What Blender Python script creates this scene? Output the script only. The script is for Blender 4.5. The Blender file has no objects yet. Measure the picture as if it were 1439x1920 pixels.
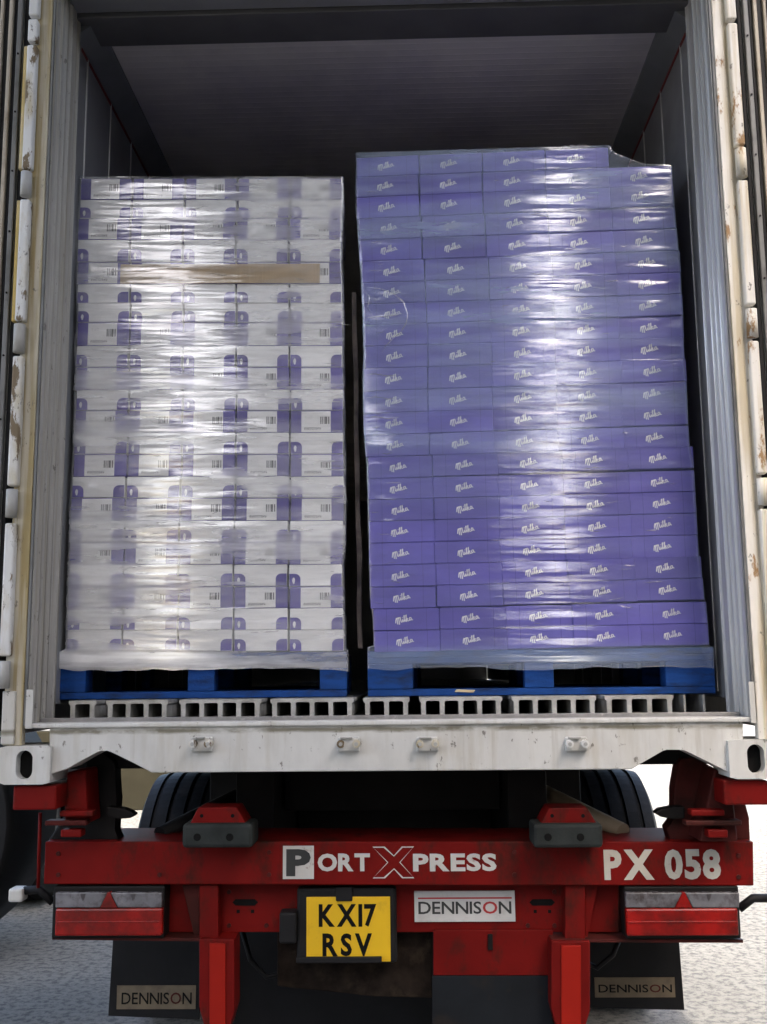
import bpy, bmesh, math, random
from math import sin, cos, radians, pi
from mathutils import Vector, Matrix, noise

random.seed(7)
S = bpy.context.scene
COL = S.collection

# ------------------------------------------------------------------ camera
ZB = 1.20                                   # height of the container's base above the yard
FPX, PITCH, YAW, ROLL = 1950.02, .154023, .0243568, -.0101923
CAM = Vector((.078, -3.3207, ZB + .3324))
FW = Vector((-sin(YAW) * cos(PITCH), cos(YAW) * cos(PITCH), sin(PITCH)))
_R = Vector((cos(YAW), sin(YAW), 0)); _U = _R.cross(FW)
RT = _R * cos(ROLL) + _U * sin(ROLL)
UP = -_R * sin(ROLL) + _U * cos(ROLL)
cd = bpy.data.cameras.new('camera')
cam = bpy.data.objects.new('camera', cd); COL.objects.link(cam)
cd.sensor_fit = 'VERTICAL'; cd.sensor_height = 24.0; cd.lens = 24.0 * FPX / 1920.0
cd.clip_start = .05; cd.clip_end = 2000
cam.matrix_world = Matrix(((RT.x, UP.x, -FW.x, CAM.x), (RT.y, UP.y, -FW.y, CAM.y), (RT.z, UP.z, -FW.z, CAM.z), (0, 0, 0, 1)))
S.camera = cam
S.render.resolution_x, S.render.resolution_y = 767, 1024

# ------------------------------------------------------------------ sky, sun, exposure
SUN_TO = Vector((.08, -.62, .78)).normalized()        # towards the sun: high behind the added shed
w = bpy.data.worlds.new('World'); S.world = w; w.use_nodes = True
nt = w.node_tree; nt.nodes.clear()
sky = nt.nodes.new('ShaderNodeTexSky'); sky.sky_type = 'NISHITA'; sky.sun_disc = False
sky.sun_elevation = math.asin(SUN_TO.z); sky.sun_rotation = math.atan2(SUN_TO.x, SUN_TO.y)
sky.air_density = 1.0; sky.dust_density = 4.5; sky.ozone_density = .5
bg = nt.nodes.new('ShaderNodeBackground'); bg.inputs['Strength'].default_value = .15
wo = nt.nodes.new('ShaderNodeOutputWorld')
nt.links.new(sky.outputs[0], bg.inputs[0]); nt.links.new(bg.outputs[0], wo.inputs[0])
sd = bpy.data.lights.new('sun', 'SUN'); sd.energy = 2.0; sd.angle = radians(.6); sd.color = (1, .95, .87)
sun = bpy.data.objects.new('sun', sd); COL.objects.link(sun)
sun.rotation_euler = (-SUN_TO).to_track_quat('-Z', 'Y').to_euler(); sun.location = SUN_TO * 30
S.view_settings.view_transform = 'Standard'; S.view_settings.look = 'None'
S.view_settings.exposure = 2.58; S.view_settings.gamma = 1.0
S.cycles.use_denoising = True
S.cycles.max_bounces = 8; S.cycles.diffuse_bounces = 4; S.cycles.transparent_max_bounces = 16
S.cycles.sample_clamp_indirect = 6.0

# ------------------------------------------------------------------ helpers
def ray(px, py): return FW * FPX + RT * (px - 719.5) - UP * (py - 960)
def at(px, py, Y):
    d = ray(px, py); return CAM + d * ((Y - CAM.y) / d.y)
def atP(px, py, P0, N):
    d = ray(px, py); return CAM + d * ((P0 - CAM).dot(N) / d.dot(N))
WL = {}
def link(name, me, mat=None, parent=None, loc=(0, 0, 0), local=False):
    o = bpy.data.objects.new(name, me); COL.objects.link(o)
    if mat is not None and me is not None and not me.materials: me.materials.append(mat)
    loc = Vector(loc)
    if parent is not None:
        o.parent = parent
        o.location = loc if local else loc - WL.get(parent.name, Vector())
    else: o.location = loc
    WL[o.name] = loc
    return o
def thing(name, label, cat, loc=(0, 0, 0), rot=(0, 0, 0), group=None):
    o = bpy.data.objects.new(name, None); COL.objects.link(o); o.empty_display_size = .2
    o.location = loc; o.rotation_euler = rot; WL[o.name] = Vector(loc)
    return tag(o, label, cat, group)
def tag(o, label, cat, group=None):
    o['label'] = label; o['category'] = cat
    if group: o['group'] = group
    return o
def struct(o): o['kind'] = 'structure'; return o
def from_bm(name, bm, mat, parent=None, local=False, smooth=False, center=True):
    c = Vector()
    if center and bm.verts:
        lo = Vector([min(v.co[i] for v in bm.verts) for i in range(3)]); hi = Vector([max(v.co[i] for v in bm.verts) for i in range(3)])
        c = (lo + hi) / 2; c.z = lo.z
        bmesh.ops.translate(bm, verts=bm.verts, vec=-c)
    bmesh.ops.recalc_face_normals(bm, faces=bm.faces)
    me = bpy.data.meshes.new(name); bm.to_mesh(me); bm.free()
    if smooth:
        for p in me.polygons: p.use_smooth = True
    return link(name, me, mat, parent, c, local)
def bm_box(bm, x0, x1, y0, y1, z0, z1):
    vs = [bm.verts.new(p) for p in ((x0, y0, z0), (x1, y0, z0), (x1, y1, z0), (x0, y1, z0), (x0, y0, z1), (x1, y0, z1), (x1, y1, z1), (x0, y1, z1))]
    for f in ((0, 3, 2, 1), (4, 5, 6, 7), (0, 1, 5, 4), (1, 2, 6, 5), (2, 3, 7, 6), (3, 0, 4, 7)): bm.faces.new([vs[i] for i in f])
def box(name, x0, x1, y0, y1, z0, z1, mat, parent=None, bev=.003, local=False, seg=2):
    bm = bmesh.new(); bm_box(bm, min(x0, x1), max(x0, x1), min(y0, y1), max(y0, y1), min(z0, z1), max(z0, z1))
    if bev: bmesh.ops.bevel(bm, geom=bm.edges[:], offset=bev, segments=seg, affect='EDGES', profile=.5)
    return from_bm(name, bm, mat, parent, local)
def bm_prism(bm, pts, axis, a0, a1):
    def P(p, a):
        return {'Y': (p[0], a, p[1]), 'Z': (p[0], p[1], a), 'X': (a, p[0], p[1])}[axis]
    A = [bm.verts.new(P(p, a0)) for p in pts]; B = [bm.verts.new(P(p, a1)) for p in pts]
    bm.faces.new(A); bm.faces.new(B[::-1]); n = len(pts)
    for i in range(n): bm.faces.new((A[i], B[i], B[(i + 1) % n], A[(i + 1) % n]))
def prism(name, pts, axis, a0, a1, mat, parent=None, bev=0, local=False):
    bm = bmesh.new(); bm_prism(bm, pts, axis, a0, a1)
    if bev: bmesh.ops.bevel(bm, geom=bm.edges[:], offset=bev, segments=2, affect='EDGES', profile=.5)
    return from_bm(name, bm, mat, parent, local)
def pxprism(name, pts, Y0, Y1, mat, parent=None, bev=0):
    """outline seen in the photograph at depth Y0, given its real thickness"""
    q = [at(x, y, Y0) for x, y in pts]
    return prism(name, [(p.x, p.z) for p in q], 'Y', Y0, Y1, mat, parent, bev)
def pxbox(name, x0, y0, x1, y1, Y0, Y1, mat, parent=None, bev=.003):
    a, b = at(x0, y0, Y0), at(x1, y1, Y0)
    return box(name, a.x, b.x, Y0, Y1, a.z, b.z, mat, parent, bev)
def bm_tube(bm, pts, r, n=12, cap=True):
    pts = [Vector(p) for p in pts]; rings = []
    for i, p in enumerate(pts):
        t = (pts[min(i + 1, len(pts) - 1)] - pts[max(i - 1, 0)]).normalized()
        a = t.orthogonal().normalized() if i == 0 else (rings_u - t * rings_u.dot(t)).normalized()
        rings_u = a; b = t.cross(a)
        rr = r[i] if isinstance(r, (list, tuple)) else r
        rings.append([bm.verts.new(p + (a * cos(2 * pi * k / n) + b * sin(2 * pi * k / n)) * rr) for k in range(n)])
    for A, B in zip(rings, rings[1:]):
        for k in range(n): bm.faces.new((A[k], A[(k + 1) % n], B[(k + 1) % n], B[k]))
    if cap: bm.faces.new(rings[0][::-1]); bm.faces.new(rings[-1])
def tube(name, pts, r, mat, parent=None, n=12, local=False):
    bm = bmesh.new(); bm_tube(bm, pts, r, n)
    o = from_bm(name, bm, mat, parent, local)
    for p in o.data.polygons: p.use_smooth = len(p.vertices) == 4
    return o
def ribbon(bm, pts, wd, y, z_up=True):
    """flat stroke of width wd in the x-z plane at depth y"""
    pts = [Vector((p[0], 0, p[1])) for p in pts]; L = []; Rr = []
    for i, p in enumerate(pts):
        t = (pts[min(i + 1, len(pts) - 1)] - pts[max(i - 1, 0)]).normalized()
        nrm = Vector((-t.z, 0, t.x)) * wd / 2
        L.append(bm.verts.new((p.x + nrm.x, y, p.z + nrm.z))); Rr.append(bm.verts.new((p.x - nrm.x, y, p.z - nrm.z)))
    for i in range(len(pts) - 1): bm.faces.new((L[i], L[i + 1], Rr[i + 1], Rr[i]))

# ------------------------------------------------------------------ materials
def newmat(name):
    m = bpy.data.materials.new(name); m.use_nodes = True
    return m, m.node_tree, m.node_tree.nodes['Principled BSDF']
def ramp(nt, src, stops):
    r = nt.nodes.new('ShaderNodeValToRGB'); e = r.color_ramp.elements
    e[0].position, e[0].color = stops[0][0], (*stops[0][1], 1); e[1].position, e[1].color = stops[-1][0], (*stops[-1][1], 1)
    for p, c in stops[1:-1]:
        k = e.new(p); k.color = (*c, 1)
    nt.links.new(src, r.inputs[0]); return r
def g3(v): return (v, v, v)
def noise_node(nt, scale, vec=(1, 1, 1), detail=4, coord='Object', rough=.55, seed=None):
    tc = nt.nodes.new('ShaderNodeTexCoord'); mp = nt.nodes.new('ShaderNodeMapping'); mp.inputs['Scale'].default_value = vec
    if seed: mp.inputs['Location'].default_value = (seed, seed * 1.7, seed * .6)
    n = nt.nodes.new('ShaderNodeTexNoise'); n.inputs['Scale'].default_value = scale; n.inputs['Detail'].default_value = detail; n.inputs['Roughness'].default_value = rough
    if coord == 'World':
        ge = nt.nodes.new('ShaderNodeNewGeometry'); nt.links.new(ge.outputs['Position'], mp.inputs[0])
    else: nt.links.new(tc.outputs[coord], mp.inputs[0])
    nt.links.new(mp.outputs[0], n.inputs[0]); return n
def mixc(nt, fac, a, b):
    m = nt.nodes.new('ShaderNodeMix'); m.data_type = 'RGBA'
    if isinstance(fac, (int, float)): m.inputs[0].default_value = fac
    else: nt.links.new(fac, m.inputs[0])
    for i, c in ((6, a), (7, b)):
        if isinstance(c, tuple): m.inputs[i].default_value = (*c, 1)
        else: nt.links.new(c, m.inputs[i])
    return m.outputs[2]
def bump(nt, h, strength, dist, bsdf):
    b = nt.nodes.new('ShaderNodeBump'); b.inputs['Strength'].default_value = strength; b.inputs['Distance'].default_value = dist
    nt.links.new(h, b.inputs['Height']); nt.links.new(b.outputs[0], bsdf.inputs['Normal']); return b
def simple(name, col, rough=.5, metal=0, var=.12, scale=6, stretch=(1, 1, 1), dirt=None, dirtamt=(.55, .75), dscale=3, dstretch=(1, 1, 1), bmp=.0, spec=.5, seed=3.1):
    m, nt, b = newmat(name)
    n = noise_node(nt, scale, stretch, 5, 'World', seed=seed)
    lo = tuple(max(0, c * (1 - var)) for c in col); hi = tuple(min(1, c * (1 + var)) for c in col)
    c = ramp(nt, n.outputs[0], [(.3, lo), (.7, hi)]).outputs[0]
    if dirt:
        d = noise_node(nt, dscale, dstretch, 7, 'World', .65, seed=seed + 5)
        k = ramp(nt, d.outputs[0], [(dirtamt[0], g3(0)), (dirtamt[1], g3(1))])
        c = mixc(nt, k.outputs[0], c, dirt)
    nt.links.new(c, b.inputs['Base Color'])
    b.inputs['Roughness'].default_value = rough; b.inputs['Metallic'].default_value = metal
    b.inputs['Specular IOR Level'].default_value = spec
    if bmp:
        q = noise_node(nt, 90, (1, 1, 1), 4, 'World'); bump(nt, q.outputs[0], bmp, .004, b)
    return m
def painted(name, base, stain, rust, s0=.5, s1=.72, r0=.62, r1=.68, rough=.45, streak=(6, 6, 1.1), seed=2.0, dark=(.12, .11, .09)):
    """weathered paint: stain in vertical streaks, rust chips, dark scuffs"""
    m, nt, b = newmat(name)
    n1 = noise_node(nt, 3.2, streak, 6, 'World', .6, seed)
    c = mixc(nt, ramp(nt, n1.outputs[0], [(s0, g3(0)), (s1, g3(1))]).outputs[0], base, stain)
    n0 = noise_node(nt, 14, (1, 1, .5), 5, 'World', .6, seed + 9)
    c = mixc(nt, ramp(nt, n0.outputs[0], [(.35, g3(.25)), (.6, g3(0))]).outputs[0], c, tuple(x * .6 for x in base))
    n2 = noise_node(nt, 16, (1, 1, .35), 7, 'World', .7, seed + 3)
    c = mixc(nt, ramp(nt, n2.outputs[0], [(r0, g3(0)), (r1, g3(1))]).outputs[0], c, rust)
    n3 = noise_node(nt, 34, (1, 1, .6), 5, 'World', .7, seed + 6)
    c = mixc(nt, ramp(nt, n3.outputs[0], [(.63, g3(0)), (.67, g3(.8))]).outputs[0], c, dark)
    nt.links.new(c, b.inputs['Base Color'])
    rr = ramp(nt, n2.outputs[0], [(.3, g3(rough)), (.7, g3(min(1, rough + .35)))]); nt.links.new(rr.outputs[0], b.inputs['Roughness'])
    bump(nt, n3.outputs[0], .25, .003, b)
    return m
M = {}
M['white_sill'] = painted('white_painted_steel', (.61, .61, .585), (.46, .43, .36), (.26, .20, .12), .5, .8, .70, .78, .4, (5, 5, .5), 1.0)
def add_sill_grime(m, z0, half):
    """line of road grime along the seam under the sill's lip, with runs below it"""
    nt = m.node_tree; b = nt.nodes['Principled BSDF']; old = b.inputs['Base Color'].links[0].from_socket
    ge = nt.nodes.new('ShaderNodeNewGeometry'); sp = nt.nodes.new('ShaderNodeSeparateXYZ'); nt.links.new(ge.outputs['Position'], sp.inputs[0])
    n = noise_node(nt, 1.0, (11, 11, 60), 6, 'World', .7, 21.0)
    ad = nt.nodes.new('ShaderNodeMath'); ad.operation = 'MULTIPLY_ADD'; nt.links.new(n.outputs[0], ad.inputs[0]); ad.inputs[1].default_value = .02; nt.links.new(sp.outputs[2], ad.inputs[2])
    su = nt.nodes.new('ShaderNodeMath'); su.operation = 'SUBTRACT'; nt.links.new(ad.outputs[0], su.inputs[0]); su.inputs[1].default_value = z0 + .01
    ab = nt.nodes.new('ShaderNodeMath'); ab.operation = 'ABSOLUTE'; nt.links.new(su.outputs[0], ab.inputs[0])
    k1 = ramp(nt, ab.outputs[0], [(half * .4, g3(1)), (half * 1.6, g3(0))])
    n2 = noise_node(nt, 1.0, (4, 4, 8), 5, 'World', .7, 24.0); k2 = ramp(nt, n2.outputs[0], [(.36, g3(0)), (.52, g3(.9))])
    mu = nt.nodes.new('ShaderNodeMath'); mu.operation = 'MULTIPLY'; nt.links.new(k1.outputs[0], mu.inputs[0]); nt.links.new(k2.outputs[0], mu.inputs[1])
    c = mixc(nt, mu.outputs[0], old, (.15, .135, .085))
    n3 = noise_node(nt, 1.0, (26, 26, .8), 5, 'World', .65, 27.0); k3 = ramp(nt, n3.outputs[0], [(.60, g3(0)), (.74, g3(.55))])
    c = mixc(nt, k3.outputs[0], c, (.34, .31, .25))
    nt.links.new(c, b.inputs['Base Color'])
add_sill_grime(M['white_sill'], ZB + .160, .007)
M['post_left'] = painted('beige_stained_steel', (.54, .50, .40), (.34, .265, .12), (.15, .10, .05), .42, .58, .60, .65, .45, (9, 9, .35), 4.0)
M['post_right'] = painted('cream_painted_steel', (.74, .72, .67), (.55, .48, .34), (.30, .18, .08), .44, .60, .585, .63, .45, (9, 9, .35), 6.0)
M['hinge_white'] = painted('peeling_white_paint', (.70, .70, .68), (.50, .44, .30), (.17, .125, .07), .46, .60, .535, .57, .4, (3, 3, .8), 8.0)
M['hinge_yellow'] = painted('yellowed_hinge_paint', (.55, .40, .12), (.60, .55, .40), (.25, .15, .06), .5, .7, .62, .68, .5, (4, 4, .7), 11.0)
M['hinge_grey'] = painted('grey_worn_barrel', (.42, .42, .40), (.33, .30, .23), (.22, .16, .10), .5, .7, .64, .7, .4, (3, 3, 1), 13.0)
M['aluminium'] = simple('brushed_aluminium', (.62, .615, .60), .36, .5, .16, 5, (14, 14, .5), (.36, .35, .33), (.5, .8), 3, (9, 9, .5))
M['highlight_bead'] = simple('pale_edge_highlight', (.88, .90, .92), .25, .4, .06, 4, (9, 9, .5))  # near-white: highlights along the jamb's step edges are put into the colour
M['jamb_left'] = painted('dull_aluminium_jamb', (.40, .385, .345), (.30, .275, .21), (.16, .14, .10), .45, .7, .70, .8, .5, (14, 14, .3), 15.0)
M['liner'] = simple('grey_steel_liner', (.24, .245, .25), .42, .2, .12, 3, (1, 1, .4), (.14, .13, .13), (.5, .8), 2)
M['ceiling'] = simple('grey_ceiling_liner', (.72, .69, .63), .5, .1, .1, 2.5, (.5, 2, 1), (.50, .48, .48), (.45, .75), 1.6)
M['trim_dark'] = simple('dark_trim', (.10, .10, .10), .5, .1, .15)
M['cove'] = simple('dark_grey_cove', (.17, .18, .18), .45, .1, .15)
M['red_line'] = simple('red_load_line', (.16, .02, .018), .6)
M['rubber'] = simple('black_rubber', (.011, .011, .012), .6, 0, .2, 8, bmp=.2, spec=.2)
M['rubber_grey'] = simple('grey_rubber_gasket', (.16, .16, .155), .5, 0, .2, 7, (1, 1, .3), (.08, .08, .075), (.5, .7), 6)
M['gasket_beige'] = simple('beige_gasket_strip', (.42, .37, .29), .5, 0, .15, 5, (1, 1, .3), (.22, .17, .11), (.5, .7), 5)
M['floor_alu'] = simple('worn_floor_aluminium', (.47, .47, .45), .5, .35, .2, 20, (1, 1, 1), (.30, .29, .26), (.45, .7), 12)
M['threshold'] = simple('dirty_threshold_steel', (.25, .245, .24), .55, .4, .25, 14, (1, 3, 1), (.45, .44, .42), (.6, .7), 18)
M['wood_blue'] = simple('blue_painted_wood', (.007, .050, .215), .7, 0, .22, 8, (1, 1, 6), (.012, .025, .07), (.5, .72), 9, (1, 1, 3), bmp=.35, spec=.2)
M['wood_raw'] = simple('splintered_wood', (.55, .45, .28), .7)
M['red'] = simple('red_chassis_paint', (.145, .005, .004), .55, 0, .2, 5, (1, 1, 1), (.035, .012, .008), (.52, .70), 7.0, (1.4, 1, .8), bmp=.08, spec=.12, seed=9.7)
M['red_dark'] = simple('grimy_red_paint', (.075, .014, .012), .55, 0, .25, 6, (1, 1, 1), (.02, .010, .008), (.45, .7), 5, spec=.12)
M['red_strip'] = simple('bright_red_reflector', (.30, .010, .004), .5, 0, .10, 5, spec=.2)
M['black_steel'] = simple('greasy_black_steel', (.008, .007, .007), .6, 0, .35, 9, bmp=.15, spec=.2)
M['dark_plate'] = simple('dark_grey_plate', (.010, .012, .015), .7, 0, .25, 6, (1, 1, 1), (.025, .018, .014), (.55, .75), 8, spec=.15)
M['buffer'] = simple('grey_rubber_buffer', (.022, .026, .025), .7, 0, .3, 12, bmp=.3, spec=.2)
M['tan_steel'] = simple('tan_dusty_steel', (.24, .18, .115), .6, 0, .2)
M['tyre'] = simple('tyre_rubber', (.012, .0115, .011), .55, 0, .3, 10, (1, 1, 1), (.03, .026, .022), (.55, .75), 7, bmp=.2, spec=.1)
M['rim'] = simple('dusty_rim', (.25, .25, .24), .45, .5)
M['lens_clear'] = simple('grimy_clear_lens', (.16, .16, .175), .25, 0, .25, 14, (1, 1, 1), (.05, .04, .04), (.46, .68), 16, bmp=.15)
M['lens_red'] = simple('red_lens', (.27, .006, .004), .22, 0, .25, 12, (1, 1, 1), (.08, .006, .004), (.45, .7), 10, bmp=.15)
M['lens_dark'] = simple('dark_lens_print', (.05, .045, .05), .4)
M['plate_yellow'] = simple('yellow_plate', (.74, .46, .012), .35, 0, .05, 5, (1, 1, 1), (.45, .27, .02), (.6, .8), 9)
M['ink'] = simple('black_ink', (.006, .006, .006), .7, spec=.1)
M['ink_dark'] = simple('charcoal_ink', (.030, .032, .032), .5)
M['decal'] = simple('off_white_decal', (.56, .55, .52), .45, 0, .06, 12, (1, 1, 1), (.32, .24, .2), (.62, .72), 26)
M['decal_cream'] = simple('cream_decal', (.50, .48, .42), .5, 0, .08, 12, (1, 1, 1), (.28, .12, .09), (.63, .70), 34)
M['decal_red'] = simple('red_decal', (.42, .03, .03), .5)
M['sign_white'] = simple('white_sign', (.58, .575, .56), .4, 0, .05, 10, (1, 1, 1), (.40, .38, .36), (.55, .8), 12)
M['sign_dirty'] = simple('mud_stained_sign', (.155, .12, .075), .6, 0, .2, 16, (1, 1, 1), (.09, .065, .045), (.5, .75), 14)
M['grime'] = simple('mud_splashed_metal', (.018, .013, .010), .9, 0, .5, 22, (1, 1, 1), (.035, .026, .018), (.56, .70), 14, bmp=.5, spec=.1)
M['card_brown'] = simple('brown_cardboard', (.42, .31, .18), .8, 0, .1, 9, (30, 30, 1))
M['protector'] = simple('worn_edge_board', (.16, .135, .12), .8, 0, .4, 14, (1, 1, 1), (.06, .05, .048), (.45, .6), 9)
M['pale_lamp'] = simple('pale_marker_lens', (.55, .55, .52), .3)

def carton_mat(name, col, var, seam=None):
    m, nt, b = newmat(name)
    oi = nt.nodes.new('ShaderNodeObjectInfo')
    n = noise_node(nt, 7, (1, 1, 1), 4, 'World')
    lo = tuple(c * (1 - var) for c in col); hi = tuple(min(1, c * (1 + var)) for c in col)
    c = ramp(nt, n.outputs[0], [(.3, lo), (.7, hi)]).outputs[0]
    v = nt.nodes.new('ShaderNodeHueSaturation'); mr = nt.nodes.new('ShaderNodeMapRange')
    mr.inputs[3].default_value = .86; mr.inputs[4].default_value = 1.10
    nt.links.new(oi.outputs['Random'], mr.inputs[0]); nt.links.new(mr.outputs[0], v.inputs['Value']); nt.links.new(c, v.inputs['Color'])
    c = v.outputs[0]
    if seam:                              # perforated tear lines across the carton's face
        tc = nt.nodes.new('ShaderNodeTexCoord'); sp = nt.nodes.new('ShaderNodeSeparateXYZ'); nt.links.new(tc.outputs['Object'], sp.inputs[0])
        acc = None
        for ax, p in seam:
            s = nt.nodes.new('ShaderNodeMath'); s.operation = 'SUBTRACT'; nt.links.new(sp.outputs[ax], s.inputs[0]); s.inputs[1].default_value = p
            a = nt.nodes.new('ShaderNodeMath'); a.operation = 'ABSOLUTE'; nt.links.new(s.outputs[0], a.inputs[0])
            l = nt.nodes.new('ShaderNodeMath'); l.operation = 'LESS_THAN'; nt.links.new(a.outputs[0], l.inputs[0]); l.inputs[1].default_value = .0012
            if acc is None: acc = l.outputs[0]
            else:
                mx = nt.nodes.new('ShaderNodeMath'); mx.operation = 'MAXIMUM'; nt.links.new(acc, mx.inputs[0]); nt.links.new(l.outputs[0], mx.inputs[1]); acc = mx.outputs[0]
        k = nt.nodes.new('ShaderNodeMath'); k.operation = 'MULTIPLY'; k.inputs[1].default_value = .45; nt.links.new(acc, k.inputs[0])
        c = mixc(nt, k.outputs[0], c, tuple(x * .35 for x in col))
    nt.links.new(c, b.inputs['Base Color']); b.inputs['Roughness'].default_value = .5; b.inputs['Specular IOR Level'].default_value = .35
    return m
M['purple'] = carton_mat('purple_carton_board', (.148, .130, .47), .05, [(0, .072), (0, -.070)])
M['white_carton'] = carton_mat('white_carton_board', (.86, .86, .85), .03)
M['purple_print'] = carton_mat('purple_print_on_board', (.105, .085, .335), .05)
M['white_ink'] = simple('white_lettering', (.86, .86, .88), .5, 0, .01)

def label_mat():
    """white label printed with a bar code and a line of small print"""
    m, nt, b = newmat('printed_white_label')
    tc = nt.nodes.new('ShaderNodeTexCoord'); sp = nt.nodes.new('ShaderNodeSeparateXYZ'); nt.links.new(tc.outputs['Object'], sp.inputs[0])
    def rng(ax, lo, hi):
        a = nt.nodes.new('ShaderNodeMath'); a.operation = 'GREATER_THAN'; nt.links.new(sp.outputs[ax], a.inputs[0]); a.inputs[1].default_value = lo
        c = nt.nodes.new('ShaderNodeMath'); c.operation = 'LESS_THAN'; nt.links.new(sp.outputs[ax], c.inputs[0]); c.inputs[1].default_value = hi
        d = nt.nodes.new('ShaderNodeMath'); d.operation = 'MULTIPLY'; nt.links.new(a.outputs[0], d.inputs[0]); nt.links.new(c.outputs[0], d.inputs[1]); return d.outputs[0]
    def mul(a, c):
        d = nt.nodes.new('ShaderNodeMath'); d.operation = 'MULTIPLY'; nt.links.new(a, d.inputs[0]); nt.links.new(c, d.inputs[1]); return d.outputs[0]
    def mx(a, c):
        d = nt.nodes.new('ShaderNodeMath'); d.operation = 'MAXIMUM'; nt.links.new(a, d.inputs[0]); nt.links.new(c, d.inputs[1]); return d.outputs[0]
    nb = noise_node(nt, 260, (1, 0, 0), 1, 'Object'); bars = ramp(nt, nb.outputs[0], [(.46, g3(0)), (.50, g3(1))]).outputs[0]
    code = mul(mul(rng(0, .012, .047), rng(2, .030, .056)), bars)
    nx = noise_node(nt, 420, (1, 0, 1), 2, 'Object'); tx = ramp(nt, nx.outputs[0], [(.44, g3(0)), (.52, g3(.9))]).outputs[0]
    line = mul(mul(rng(0, -.046, .016), rng(2, .010, .019)), tx)
    ny = noise_node(nt, 300, (1, 0, 1), 2, 'Object', seed=4.0); ty = ramp(nt, ny.outputs[0], [(.52, g3(0)), (.6, g3(.4))]).outputs[0]
    head = mul(mul(rng(0, -.046, -.015), rng(2, .050, .060)), ty)
    k = mx(mx(code, line), head)
    nt.links.new(mixc(nt, k, (.80, .80, .79), (.08, .08, .085)), b.inputs['Base Color']); b.inputs['Roughness'].default_value = .5
    return m
M['label'] = label_mat()

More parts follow.
